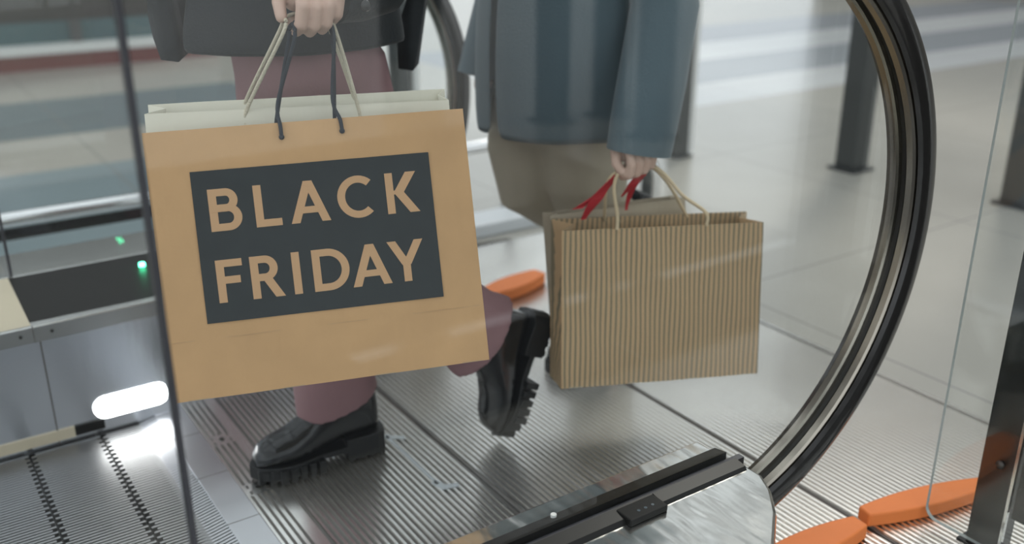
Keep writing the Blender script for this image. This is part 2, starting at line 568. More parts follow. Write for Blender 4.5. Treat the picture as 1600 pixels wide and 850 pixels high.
# oval comb lamp in the far skirt
def stadium(x0, x1, z0, z1, n=10):
    r = (z1 - z0) / 2
    zc = (z0 + z1) / 2
    return [(x1 - r + r * math.sin(math.pi * i / n), zc + r * math.cos(math.pi * i / n)) for i in range(n + 1)] + \
           [(x0 + r - r * math.sin(math.pi * i / n), zc - r * math.cos(math.pi * i / n)) for i in range(n + 1)]
lp = MB().prism(stadium(.283, .442, .046, .096), YF - .004, YF + .002, axis=1).build('comb_lamp', 'lamp', mw)
MB().box(XL, 1.05, YN - .012, YN, -.03, .24).build('skirt_panel', 'skirt', mw)
# brush along the foot of the far skirt, end cover
MB().box(XL, .40, YF - .010, YF, -.01, .012).build('skirt_brush', 'black_metal', mw)
MB().box(.03, .24, YF - .0035, YF, .022, .046).build('guard_label', 'cream', mw)
MB().box(.24, .30, YF - .0045, YF, .024, .046).build('guard_brush', 'black_metal', mw)

# --- far deck
MB().prism([(YF, .255), (2.32, .255), (2.32, .300), (YF + .02, .288)], XL, 1.12, axis=0).build('inner_deck', 'black_deck', mw)
MB().prism([(YF + .001, .2895), (2.312, .3005), (2.312, .3035), (YF + .001, .2925)], XL, .195, axis=0).build('deck_panel', 'cream', mw)
MB().prism([(2.32, -.02), (2.57, -.02), (2.55, .24), (2.49, .30), (2.32, .30)], XL, 1.12, axis=0).build('outer_deck', 'steel', mw, bevel=.006)
MB().prism([(1.12, YF + .02), (1.19, YF + .05), (1.24, 2.15), (1.25, 2.28), (1.22, 2.42), (1.12, 2.50)], -.02, .29).build('inlet_cover', 'wavy', mw, smooth=40)
MB().box(XL, 1.12, YF + .001, YF + .03, -.03, .25).build('inner_cladding', 'steel', mw)
led = MB().prism([(.468 + .007 * math.cos(R(30 * a)), 2.235 + .007 * math.sin(R(30 * a))) for a in range(12)], .299, .306).build('signal_light', 'led', mw)

# --- near deck
NY = .925                      # glass plane of the near balustrade
cx, cz, RR = .955, .607, .495
MB().box(XL, 1.05, NY + .038, YN, .225, .250).build('inner_deck', 'wavy', mw, bevel=.003)
outl = [(1.050, NY + .04), (1.062, .90), (1.062, .868), (1.042, .830), (1.004, .786), (.943, .735), (.86, .70), (XL, .70), (XL, NY + .04)]
oc = MB().prism(outl, -.02, .250).build('outer_deck', 'wavy', mw, bevel=.006)
MB().prism([(NY + .008, .250), (NY + .040, .250), (NY + .034, .258), (NY + .008, .263)], XL, 1.048, axis=0).build('clamp_profile', 'black_metal', mw)
MB().prism([(NY - .034, .250), (NY - .008, .250), (NY - .008, .259), (NY - .030, .256)], .875, 1.052, axis=0).build('clamp_profile', 'black_metal', mw)
MB().prism([(NY - .038, .250), (NY - .008, .250), (NY - .008, .260), (NY - .032, .257)], XL, .872, axis=0).build('clamp_profile', 'black_metal', mw)
cv = MB().box(.80, .872, NY - .046, NY - .012, .250, .2615).build('joint_cover', 'black_metal', mw, bevel=.002)
for x in (.825, .838, .852):
    MB().prism([(x + .0028 * math.cos(R(45 * a)), NY - .034 + .0028 * math.sin(R(45 * a))) for a in range(8)], .2615, .2628).build('screw', 'chrome', cv)
MB().prism([(.715 + .0045 * math.cos(R(36 * a)), NY + .027 + .0045 * math.sin(R(36 * a))) for a in range(10)], .257, .2640).build('screw', 'white_paint', mw)


# --- balustrade glass: straight panels and the round end panel
def glass_panel(name, pts, y, th=.012, parent=mw):
    m = MB().prism(pts, y - th / 2, y + th / 2, axis=1, mi=0, mi_side=1)
    return m.build(name, ['glass', 'joint'], parent)


def newel_outline(x0, r, zc, xc, zb):
    top = zc + r
    pts = [(x0, zb), (x0, top)]
    n = 40
    pts += [(xc + r * math.sin(math.pi * i / n), zc + r * math.cos(math.pi * i / n)) for i in range(n + 1)]
    # keep only what is above the deck
    out = []
    for p in pts:
        if p[1] < zb and p[0] < 1.08:
            break
        out.append(p)
    return out + [(1.075, zc - math.sqrt(r * r - (1.075 - xc) ** 2)), (1.075, zb)]


JX = .205
for (y, dx, dz, zb) in ((NY, 0, 0, .252), (2.34, .03, 0, .29)):
    glass_panel('glass_panel', [(XL, zb), (JX - .003, zb), (JX - .003, cz + RR - .03), (XL, cz + RR - .03)], y)
    glass_panel('glass_panel', newel_outline(JX + .003, RR - .034, cz, cx - dx, zb), y)
    MB().box(JX - .0018, JX + .0018, y - .006, y + .006, zb, cz + RR - .04).build('joint_seal', 'joint', mw)

# --- handrails: C-shaped rubber over a metal guide, swept round the newel
path = [(x, cz + RR, 0.0) for x in (XL, -1.0, -.5, 0, .4, .7)]
for i in range(0, 61):
    a = math.pi * i / 60
    path.append((cx + RR * math.sin(a), cz + RR * math.cos(a), a))
    if cx + RR * math.sin(a) < 1.02 and i > 30:
        break


def sweep(profile, y, xo=0):
    """profile points (offset along y, radial offset inwards from the outer radius)"""
    rings = []
    for (x, z, a) in path:
        x -= xo
        n = Vector((math.sin(a), 0, math.cos(a)))
        rings.append([Vector((x, y + q[0], z)) - n * q[1] for q in profile])
    return rings


rub = [(-.017, .034), (-.026, .042), (-.034, .040), (-.038, .028), (-.038, .014), (-.033, .004), (-.022, 0), (0, -.001), (.022, 0), (.033, .004), (.038, .014), (.038, .028), (.034, .040), (.026, .042), (.017, .034)]
gde_n = [(-.024, .030), (-.024, .045), (-.021, .049), (-.010, .049), (-.0065, .046), (-.0065, .022)]
gde_f = [(-q[0], q[1]) for q in gde_n][::-1]
for (y, xo) in ((NY, 0), (2.34, .03)):
    MB().loft(sweep(rub, y, xo)).build('handrail', 'rubber', mw, smooth=40)
    MB().loft(sweep(gde_n, y, xo)).build('guide_profile', 'guide', mw, smooth=25)
    MB().loft(sweep(gde_f, y, xo)).build('guide_profile', 'guide', mw, smooth=25)
    MB().loft(sweep([(-.007, .024), (-.007, .038), (.007, .038), (.007, .024)], y, xo)).build('glass_gasket', 'guide_dark', mw)


# ================================================================== orange floor pads
def pad(loc, yaw, L, wd, h, label):
    pts = []
    n = 14
    for i in range(n + 1):
        t_ = i / n
        pts.append((-L / 2 + L * t_, -wd / 2 * (max(0.0, math.sin(math.pi * (.15 + .70 * t_))) ** .8)))
    pts += [(p[0], -p[1]) for p in pts[::-1]]
    m = MB().prism(pts, 0, h)
    o = m.build('floor_pad', 'orange', None, bevel=.004)
    o.location = (*loc, .0102)
    o.rotation_euler.z = yaw
    return tag(o, label, 'pad', 'orange pads on the landing plates')


pad((1.232, .888), R(-4), .26, .064, .030, 'orange lens-shaped floor pad tucked against the near steel inlet cover')
pad((1.532, .862), R(-14), .285, .058, .028, 'orange lens-shaped floor pad right of the handrail, crossed by the glass barrier edge')
pad((1.49, 2.205), R(12), .24, .085, .034, 'orange lens-shaped floor pad in the background between the two shopping groups')

# ================================================================== glass barrier at the right
gb = empty('glass_barrier', (1.49, .72, .01)); tag(gb, 'frameless glass barrier panel on a dark bolted post at the right', 'barrier')
pts = []
y1, z0, r = .112, .018, .022
pts = [(y1, 1.15)] + [(y1 - r + r * math.cos(R(a)), z0 + r - r * math.sin(R(a))) for a in range(0, 91, 15)] + [(-.60, z0), (-.60, 1.15)]
MB().prism(pts, -.004, .004, axis=0, mi=0, mi_side=1).build('glass_pane', ['glass', 'edge'], gb)
bp = MB().box(.010, .055, -.022, .036, 0, 1.2).build('post', 'dark_post2', gb, bevel=.002)
MB().box(.008, .016, -.027, -.022, 0, 1.2).build('bright_edge', 'chrome', bp)
MB().box(.012, .05, -.09, -.032, .09, 1.2).build('inner_plate', 'dark_post2', gb, bevel=.002)
MB().box(.006, .06, -.11, .05, -.008, .004).build('foot_plate', 'dark_post2', bp)
MB().ball((.002, -.002, .185), (.006, .008, .008)).build('bolt', 'screw', bp, smooth=True)


# ================================================================== paper bags
def paper_bag(name, loc, rot, W, H, front_mat, in_mat, depth_top, depth_bot, label, skew_top=0, mats_side=None, group=None, rip=.0008, zig=False):
    """front face is the local plane y=0, origin at its bottom centre; the bag is open at the top"""
    e = empty(name, loc)
    e.rotation_euler = rot
    tag(e, label, 'bag', group)
    a, b = W / 2, H
    dt0, dt1 = depth_top if isinstance(depth_top, tuple) else (depth_top, depth_top)
    db = depth_bot
    # outer shell: front, back, gussets folded inwards, floor
    def wall(name_, rows, mt):
        """grid of points rows[k][i] thickened towards the inside by the solidify modifier"""
        m = MB()
        m.loft(rows, close=False, caps=False)
        o = m.build(name_, mt, e, recalc=False)
        md = o.modifiers.new('thick', 'SOLIDIFY'); md.thickness = .0011; md.offset = 0
        return o
    nx, nz = 24, 10
    def edge_z(x):
        return .0016 * ((int((x + a) / .0066) % 2) * 2 - 1) if zig else 0
    front = [[(-a + W * i / nx, -.0012 * math.sin(math.pi * i / nx) * math.sin(3 * k / nz) + rip * math.sin(i * .9 + k), b * k / nz) for i in range(nx + 1)] for k in range(nz + 1)]
    wall('front_panel', front, front_mat)
    back = [[(-a + W * i / nx, (db + (dt0 + (dt1 - dt0) * i / nx - db) * (k / nz)) + rip * 2 * math.sin(i * .7 + k * .8), b * k / nz + (skew_top * k / nz)) for i in range(nx + 1)] for k in range(nz + 1)]
    wall('back_panel', back, in_mat if mats_side is None else mats_side)
    for sx, dt in ((-1, dt0), (1, dt1)):
        rows = []
        for k in range(nz + 1):
            d = db + (dt - db) * k / nz
            fold = .45 * d * (k / nz)
            rows.append([(sx * a, 0, b * k / nz), (sx * (a - fold), d / 2, b * k / nz + skew_top * k / nz / 2), (sx * a, d, b * k / nz + skew_top * k / nz)])
        wall('gusset', rows, front_mat if mats_side is None else mats_side)
    MB().box(-a, a, 0, db, 0, .0015).build('bag_floor', in_mat, e)
    return e


ROT1 = Euler((-.3206, -.0231, -.3319), 'XYZ')
bag1 = paper_bag('shopping_bag', (.522, 1.25, .4089), ROT1, .4757, .398, 'kraft', 'kraft_in', .022, .05,
                 'large brown kraft shopping bag with black BLACK FRIDAY label')
# fold line above the bag floor, top hem
MB().box(-.236, .236, -.0012, -.0002, .088, .0885).build('fold_line', 'kraft_in', bag1)
lab = MB().prism([(-.180, .111), (.176, .109), (.176, .335), (-.179, .336)], -.0026, -.0018, axis=1).build('printed_label', 'ink', bag1)
tag(lab, 'black rectangle with kraft-coloured capitals')
TH = .0118
LZ = [0.0]


def lz():
    LZ[0] = (LZ[0] + .00002) % .0006
    return -.0032 - LZ[0]


def seg(m, x0, z0, x1, z1, t=TH):
    d = Vector((x1 - x0, z1 - z0)).normalized() * (t / 2)
    n = (-d.y, d.x)
    m.prism([(x0 + n[0], z0 + n[1]), (x1 + n[0], z1 + n[1]), (x1 - n[0], z1 - n[1]), (x0 - n[0], z0 - n[1])], lz(), -.0024, axis=1)


def vstem(m, x, z0, z1): m.box(x, x + TH, lz(), -.0024, z0, z1)
def hbar(m, x0, x1, z, t=TH * .92): m.box(x0, x1, lz(), -.0024, z, z + t)


def diag(m, xb0, zb, xt0, zt, wd):
    """slanted stroke with horizontal ends"""
    m.prism([(xb0, zb), (xb0 + wd, zb), (xt0 + wd, zt), (xt0, zt)], lz(), -.0024, axis=1)


def arc(m, cx_, cz_, rx, rz, a0, a1, t=TH, n=20):
    o_ = [(cx_ + rx * math.cos(R(a0 + (a1 - a0) * i / n)), cz_ + rz * math.sin(R(a0 + (a1 - a0) * i / n))) for i in range(n + 1)]
    i_ = [(cx_ + (rx - t) * math.cos(R(a0 + (a1 - a0) * i / n)), cz_ + (rz - t * .92) * math.sin(R(a0 + (a1 - a0) * i / n))) for i in range(n + 1)]
    for k in range(n):
        m.prism([o_[k], o_[k + 1], i_[k + 1], i_[k]], lz(), -.0024, axis=1)


def bowl(m, x0, x1, z0, z1, xs):
    rz = (z1 - z0) / 2
    rx = min(rz, x1 - xs)
    c = x1 - rx
    hbar(m, xs, c, z0); hbar(m, xs, c, z1 - TH * .92)
    arc(m, c, (z0 + z1) / 2, rx, rz, -90, 90)


def letter(ch, x0, x1, z0, z1):
    m = MB()
    zm = (z0 + z1) / 2
    if ch == 'B':
        vstem(m, x0, z0, z1); bowl(m, x0, x1 - .004, zm - .003, z1, x0); bowl(m, x0, x1, z0, zm + .008, x0)
    elif ch == 'L':
        vstem(m, x0, z0, z1); hbar(m, x0, x1, z0)
    elif ch == 'A':
        c = (x0 + x1) / 2
        diag(m, x0, z0, c - TH * .55, z1, TH * 1.1); diag(m, x1 - TH * 1.1, z0, c - TH * .55, z1, TH * 1.1)
        hbar(m, x0 + .014, x1 - .014, z0 + .014, TH * .85)
    elif ch == 'C':
        r_ = (z1 - z0) / 2
        arc(m, x0 + r_, zm, r_ + .0005, r_ + .001, 48, 312, n=28)
    elif ch == 'K':
        vstem(m, x0, z0, z1)
        diag(m, x0 + TH - .002, zm - .002, x1 - TH * 1.5, z1, TH * 1.35)
        diag(m, x1 - TH * 1.3, z0, x0 + TH - .002, zm + .004, TH * 1.3)
    elif ch == 'F':
        vstem(m, x0, z0, z1); hbar(m, x0, x1, z1 - TH * .92); hbar(m, x0, x1 - .004, zm - .004)
    elif ch == 'R':
        vstem(m, x0, z0, z1); bowl(m, x0, x1 - .008, zm - .006, z1, x0); diag(m, x1 - TH * 1.25, z0, x0 + .014, zm + .002, TH * 1.2)
    elif ch == 'I':
        vstem(m, x0, z0, z1)
    elif ch == 'D':
        vstem(m, x0, z0, z1); bowl(m, x0, x1, z0, z1, x0)
    elif ch == 'Y':
        c = (x0 + x1) / 2
        zc_ = z0 + .026
        m.box(c - TH / 2, c + TH / 2, lz(), -.0024, z0, zc_ + .006)
        diag(m, c - TH / 2 - .001, zc_, x0, z1, TH * 1.15); diag(m, c + TH / 2 + .001 - TH * 1.15, zc_, x1 - TH * 1.15, z1, TH * 1.15)
    return m.build('letter', 'letter', lab)


for ch, x0, x1 in (('B', -.158, -.112), ('L', -.093, -.055), ('A', -.042, .017), ('C', .030, .090), ('K', .104, .154)):
    letter(ch, x0, x1, .2455, .3080)
for ch, x0, x1 in (('F', -.159, -.121), ('R', -.110, -.062), ('I', -.049, -.037), ('D', -.019, .036), ('A', .039, .099), ('Y', .096, .152)):
    letter(ch, x0, x1, .1395, .2030)

MB().prism([(-.2378, .384), (.2378, .384), (.2378, .398), (-.2378, .398)], .0016, .0022, axis=1).build('top_hem', 'kraft_in', bag1)

HB = Vector((.585, 1.415, .930))        # grip of the hand that carries both bags
bag1_m = Matrix.Translation((.522, 1.25, .4089)) @ ROT1.to_matrix().to_4x4()
bag1_i = bag1_m.inverted()


def cord(parent, inv, pts, r, mt, name='handle_cord', sub=8):
    q = [inv @ Vector(p) for p in smooth_path(pts, sub)]
    return MB().tube(q, r, 7).build(name, mt, parent, smooth=60)


def loc1(x, y, z): return bag1_m @ Vector((x, y, z))


cord(bag1, bag1_i, [loc1(-.042, -.004, .376), loc1(-.042, -.005, .392), loc1(-.041, .004, .43), (.548, 1.385, .905), (.557, 1.405, .926), (.585, 1.412, .930), (.608, 1.405, .926), (.613, 1.390, .905), loc1(.040, .006, .43), loc1(.047, -.005, .395), loc1(.048, -.004, .378)], .0030, 'cord_black')
cord(bag1, bag1_i, [loc1(-.046, .020, .386), loc1(-.046, .018, .405), (.545, 1.40, .903), (.557, 1.415, .923), (.585, 1.420, .927), (.608, 1.415, .924), (.615, 1.40, .90), loc1(.041, .019, .405), loc1(.041, .020, .386)], .0030, 'cord_black')
for x, z in ((-.042, .376), (.048, .378)):
    MB().ball((x, -.004, z), .0042).build('cord_knot', 'cord_black', bag1, smooth=True)

# white bag behind it, carried in the same hand
wb0 = Vector((.349, 1.5, .798)); wb1 = Vector((.786, 1.348, .796))
wx = (wb1 - wb0).normalized()
wz = (ROT1.to_matrix() @ Vector((0, 0, 1)))
wz = (wz - wx * wz.dot(wx)).normalized()
wy = wz.cross(wx)
WH = .345
worig = (wb0 + wb1) / 2 - wz * WH
wrot = Matrix((wx, wy, wz)).transposed()
bag2w = paper_bag('shopping_bag', worig, wrot.to_euler(), (wb1 - wb0).length, WH, 'white_paper', 'white_paper', (.062, .030), .045,
                  'cream white paper bag held just behind the black-labelled kraft bag', skew_top=.022)
wm = Matrix.Translation(worig) @ wrot.to_4x4()
wi = wm.inverted()
def loc2(x, y, z): return wm @ Vector((x, y, z))
cord(bag2w, wi, [loc2(-.085, -.002, WH - .03), loc2(-.083, -.003, WH), (.538, 1.40, .915), (.550, 1.418, .934), (.585, 1.425, .938), (.612, 1.418, .934), (.622, 1.405, .915), loc2(.085, -.003, WH), loc2(.087, -.002, WH - .03)], .0030, 'cord_cream')
cord(bag2w, wi, [loc2(-.085, .046, WH), loc2(-.083, .050, WH + .022), (.542, 1.425, .915), (.552, 1.432, .930), (.585, 1.435, .934), (.610, 1.432, .930), (.620, 1.42, .912), loc2(.083, .038, WH + .022), loc2(.085, .043, WH)], .0030, 'cord_cream')

# striped bag of the second shopper
ROT2 = Euler((-.1699, .0284, -.3768), 'XYZ')
o2 = Vector((1.2465, 1.30, .1758))
sb = paper_bag('shopping_bag', o2, ROT2, .4246, .3199, 'stripe', 'taupe_paper', .078, .09,
               'vertically striped brown paper bag with twisted paper handles', mats_side='stripe', skew_top=.012)
sm_ = Matrix.Translation(o2) @ ROT2.to_matrix().to_4x4()
si = sm_.inverted()
def loc3(x, y, z): return sm_ @ Vector((x, y, z))
HB2 = Vector((1.235, 1.395, .612))
cord(sb, si, [loc3(-.101, -.003, .318), loc3(-.100, -.002, .345), (1.180, 1.395, .575), (1.195, 1.395, .606), (1.235, 1.395, .612), (1.262, 1.39, .612), (1.290, 1.375, .590), (1.325, 1.355, .545), loc3(.085, -.002, .345), loc3(.087, -.003, .318)], .0036, 'cord_paper')
cord(sb, si, [loc3(-.101, .076, .325), (1.183, 1.42, .575), (1.197, 1.402, .604), (1.235, 1.40, .609), (1.262, 1.40, .610), (1.300, 1.40, .585), (1.345, 1.405, .54), loc3(.080, .080, .325)], .0036, 'cord_paper')

# taupe bag with red ribbons behind it
o3 = loc3(-.035, .105, .02)
tb = paper_bag('shopping_bag', o3, Euler((-.1699, -.04, -.30), 'XYZ'), .30, .330, 'taupe_paper', 'taupe_paper', .05, .06,
               'plain taupe paper bag with red ribbon handles behind the striped bag')
ti = (Matrix.Translation(o3) @ Euler((-.1699, -.04, -.30), 'XYZ').to_matrix().to_4x4()).inverted()


def ribbon(parent, inv, pts, wds, mt='ribbon'):
    q = [inv @ p for p in smooth_path(pts, 5)]
    n = len(q)
    m = MB()
    rows = []
    for k, p in enumerate(q):
        f_ = k / (n - 1) * (len(wds) - 1)
        i = min(int(f_), len(wds) - 2)
        wd = wds[i] + (wds[i + 1] - wds[i]) * (f_ - i)
        rows.append([p + Vector((-wd / 2, 0, 0)), p + Vector((wd / 2, .003 * math.sin(k), 0))])
    m.loft(rows, close=False, caps=False)
    o = m.build('ribbon_handle', mt, parent, recalc=False)
    md = o.modifiers.new('thick', 'SOLIDIFY'); md.thickness = .001
    return o


ribbon(tb, ti, [(1.150, 1.45, .500), (1.165, 1.43, .545), (1.188, 1.405, .590), (1.200, 1.400, .612)], [.010, .026, .014, .008])
ribbon(tb, ti, [(1.135, 1.45, .525), (1.165, 1.435, .550), (1.190, 1.41, .590)], [.024, .012, .008])
ribbon(tb, ti, [(1.262, 1.45, .500), (1.262, 1.44, .54), (1.258, 1.405, .585), (1.255, 1.395, .612)], [.006, .012, .020, .006])
ribbon(tb, ti, [(1.240, 1.44, .535), (1.250, 1.42, .565), (1.256, 1.40, .605)], [.004, .020, .006])


# ================================================================== boots
def boot_parts(parent, loc, mtx, label):
    """local frame: toe at x=0, heel at x=.27, sole down at z=0"""
    L = .272
    st = [  # x, half width of upper, height of upper top, bottom z
        (.004, .020, .052, .030), (.016, .034, .070, .030), (.040, .043, .082, .030), (.075, .047, .092, .030), (.110, .045, .112, .034),
        (.145, .040, .145, .040), (.180, .037, .175, .044), (.215, .036, .180, .046), (.245, .033, .170, .046), (.262, .024, .150, .046), (.268, .012, .125, .05)]
    m = MB()
    rings = []
    for (x, hw, zt, zb) in st:
        r_ = []
        for i in range(20):
            a = 2 * math.pi * i / 20
            c_, s_ = math.cos(a), math.sin(a)
            yy = hw * (abs(c_) ** .75) * (1 if c_ > 0 else -1)
            zz = (zb + zt) / 2 + (zt - zb) / 2 * (abs(s_) ** .8) * (1 if s_ > 0 else -1)
            if s_ > 0: yy *= (1 - .28 * s_)
            r_.append((x, yy, zz))
        rings.append(r_)
    m.loft(rings)
    # ankle shaft
    m.loft([ell((.205 - .004 * k, 0, .10 + .028 * k), (.050 - .0015 * k, 0, 0), (0, .036, 0), 20) for k in range(6)])
    b = m.build('boot', 'boot', parent)
    remesh(b, .0045, 5)
    b.matrix_local = Matrix.Translation(loc) @ mtx
    tag(b, label)
    # sole: outline with lugs, thick heel block
    def outline(grow):
        up_, lo_ = [], []
        for i in range(23):
            t_ = i / 22
            x = -.006 + (L + .012) * t_
            if t_ < .5:
                hw = .050 * math.sqrt(max(0, 1 - ((.30 - t_) / .30) ** 2)) if t_ < .30 else .050 - .012 * (t_ - .30) / .2
            else:
                hw = .038 + .002 * (t_ - .5) if t_ < .85 else .039 * math.sqrt(max(0, 1 - ((t_ - .85) / .15) ** 2))
            up_.append((x, hw + grow)); lo_.append((x, -hw - grow))
        return up_ + lo_[::-1]
    s_ = MB()
    ol = outline(0)
    s_.prism(ol, .024, .036)
    fo = [p for p in ol[:23] if p[0] <= .145]
    s_.prism(fo + [(p[0], -p[1]) for p in fo[::-1]], .007, .030)
    # front lugs
    for i in range(7):
        x = .004 + i * .0195
        hw = .050 if .03 < x < .13 else .038
        if i == 0: hw = .026
        for sgn in (-1, 1):
            s_.box(x, x + .014, min(sgn * .006, sgn * (hw + .003)), max(sgn * .006, sgn * (hw + .003)), 0, .030)
    so = s_.build('sole', 'sole', b, bevel=.0015)
    h = MB()
    h.prism([(.186, .038), (.255, .040), (.272, .030), (.278, .010), (.278, -.010), (.272, -.030), (.255, -.040), (.186, -.038)], .004, .052)
    for i in range(4):
        h.box(.190 + i * .022, .203 + i * .022, -.038, .038, 0, .006)
    h.build('heel', 'sole', b, bevel=.002)
    return b


# ================================================================== people
def wrinkle(amp, f, zc=0):
    def d(co):
        return amp * noise.noise(Vector((co.x * f, co.y * f, co.z * f * .45)))
    return d


def hand(m, base, fingers, thumb):
    for ch in fingers:
        pts, rs = ch
        for k in range(len(pts) - 1):
            m.capsule(Vector(pts[k]) + base, Vector(pts[k + 1]) + base, rs[k], rs[k + 1], 10)
    pts, rs = thumb
    for k in range(len(pts) - 1):
        m.capsule(Vector(pts[k]) + base, Vector(pts[k + 1]) + base, rs[k], rs[k + 1], 10)


def head(m, c, face):
    """face: direction the head looks at"""
    f_ = Vector(face).normalized()
    m.ball(c, (.080, .070, .105), 20, 14)
    m.ball(Vector(c) + f_ * .03 - Vector((0, 0, .05)), (.050, .050, .055), 16, 10)
    m.capsule(Vector(c) + f_ * .076 + Vector((0, 0, .01)), Vector(c) + f_ * .092 - Vector((0, 0, .022)), .009, .013)
    side = f_.cross(Vector((0, 0, 1)))
    for s_ in (-1, 1):
        m.ball(Vector(c) + side * .072 * s_ - Vector((0, 0, .01)), (.014, .014, .03))
    m.capsule(Vector(c) + f_ * .072 - Vector((0, 0, .05)) - side * .018, Vector(c) + f_ * .072 - Vector((0, 0, .05)) + side * .018, .007, .007)


# ---------------------------------------------------------------- person carrying the labelled bag
p1 = empty('person', (.66, 1.62, .010))
tag(p1, 'person in black coat, mauve flared trousers and chunky black boots stepping left', 'person')
I1 = p1.matrix_basis.inverted() if False else Matrix.Translation((-.66, -1.62, -.010))


def W1(p): return I1 @ Vector(p)


def T1(p): return I1 @ (Vector(p) + Vector((.03, .09, 0)))


m = MB()
pel = (.665, 1.61, .80)
m.capsule(T1((.66, 1.56, .80)), T1((.66, 1.66, .80)), .105, .105)
m.capsule(T1((.66, 1.61, .82)), T1((.655, 1.61, 1.05)), .115, .10)
m.capsule(T1((.655, 1.56, 1.14)), T1((.655, 1.66, 1.14)), .10, .10)
m.capsule(T1((.655, 1.49, 1.235)), T1((.655, 1.73, 1.235)), .052, .052)
m.capsule(T1((.65, 1.61, 1.20)), T1((.63, 1.61, 1.36)), .055, .048)
head(m, T1((.61, 1.61, 1.455)), (-1, 0, -.15))
# legs
m.capsule(T1((.66, 1.665, .78)), W1((.655, 1.665, .43)), .082, .055); m.capsule(W1((.655, 1.665, .43)), W1((.70, 1.665, .12)), .055, .034)
m.capsule(T1((.67, 1.55, .78)), W1((.785, 1.53, .46)), .082, .055); m.capsule(W1((.785, 1.53, .46)), W1((.985, 1.52, .292)), .050, .026)
# near arm, bent, carrying the bags
m.capsule(T1((.66, 1.49, 1.235)), W1((.80, 1.49, 1.03)), .046, .038)
m.capsule(W1((.80, 1.49, 1.03)), W1((.665, 1.425, .975)), .038, .026)
# far arm
m.capsule(T1((.655, 1.73, 1.235)), T1((.62, 1.79, 1.02)), .045, .037); m.capsule(T1((.62, 1.79, 1.02)), T1((.44, 1.74, 1.10)), .037, .026)
m.capsule(T1((.44, 1.74, 1.10)), T1((.37, 1.72, 1.13)), .028, .022)
# hand 1: palm and four fingers closed round the cords, thumb on the left
base = W1((0, 0, 0))
m.capsule(W1((.665, 1.425, .985)), W1((.605, 1.425, .975)), .024, .026)
m.capsule(W1((.575, 1.432, .980)), W1((.625, 1.430, .970)), .020, .018)
m.capsule(W1((.572, 1.436, .955)), W1((.618, 1.434, .950)), .016, .015)
fing = []
for (xt, xb, r, dz) in ((.576, .563, .0102, 0), (.597, .584, .0098, -.003), (.617, .604, .0092, -.001), (.634, .623, .0080, .011)):
    fing.append(([(xt, 1.415, .985 + dz * .3), (xb + .003, 1.388, .950 + dz), (xb, 1.392, .925 + dz), (xb, 1.412, .914 + dz), (xb + .002, 1.432, .927 + dz)], [r * 1.08, r * 1.04, r, r * .94, r * .86]))
hand(m, base, fing, ([(.575, 1.44, .985), (.556, 1.440, .975), (.545, 1.428, .955), (.542, 1.414, .935)], [.014, .012, .0105, .009]))
body = m.build('body', 'skin', p1)
remesh(body, .0026, 2)

# trousers: two flared legs
m = MB()
m.capsule(T1((.66, 1.57, .83)), T1((.66, 1.65, .83)), .125, .125)
def leg(rings):
    m.loft([ell(W1(c), Vector(a), Vector(b), 24) for (c, a, b) in rings])
leg([((.685, 1.75, .84), (.110, 0, 0), (0, .090, 0)), ((.68, 1.735, .70), (.108, 0, 0), (0, .085, 0)), ((.665, 1.70, .52), (.088, 0, 0), (0, .078, 0)), ((.655, 1.668, .40), (.076, 0, 0), (0, .072, 0)),
     ((.675, 1.668, .26), (.078, 0, .0), (0, .070, 0)), ((.690, 1.668, .165), (.085, 0, .020), (0, .070, 0)), ((.694, 1.668, .132), (.085, 0, .022), (0, .069, 0))])
sh = Vector((.235, -.01, -.215)).normalized()       # direction of the rear shin
pa = Vector((sh.z, 0, -sh.x)).normalized()
leg([((.705, 1.64, .84), (.110, 0, 0), (0, .090, 0)), ((.730, 1.625, .70), (.104, 0, .03), (0, .085, 0)), ((.755, 1.58, .56), (.086, 0, .04), (0, .078, 0)), ((.785, 1.53, .455), pa * .076, (0, .072, 0)),
     ((.855, 1.525, .365), pa * .078, (0, .070, 0)), ((.92, 1.52, .300), pa * .084, (0, .068, 0)), ((.952, 1.518, .268), pa * .098, (0, .068, 0))])
tr1 = m.build('trousers', 'trouser1', p1)
remesh(tr1, .006, 4, wrinkle(.006, 14))

# coat: open shell with hem, front flaps and sleeves
def coat_shell(parent, inv, rings, mt, n=44, gap=None, name='coat', amp=.006):
    m = MB()
    rows = []
    for (c, ax, ay, fl) in rings:
        row = []
        for i in range(n + 1):
            a = (gap[0] + (gap[1] - gap[0]) * i / n) if gap else 2 * math.pi * i / n
            k = 1 + fl * math.sin(a * 6 + c[2] * 7) * .5 + fl * .5 * math.sin(a * 11 + c[2] * 3)
            row.append(inv(Vector((c[0] + ax * math.cos(a) * k, c[1] + ay * math.sin(a) * k, c[2]))))
        rows.append(row)
    m.loft(rows, close=False, caps=False)
    o = m.build(name, mt, parent, smooth=True, recalc=False)
    md = o.modifiers.new('thick', 'SOLIDIFY'); md.thickness = .006; md.offset = 1
    ms = o.modifiers.new('sub', 'SUBSURF'); ms.levels = 1; ms.render_levels = 1
    return o


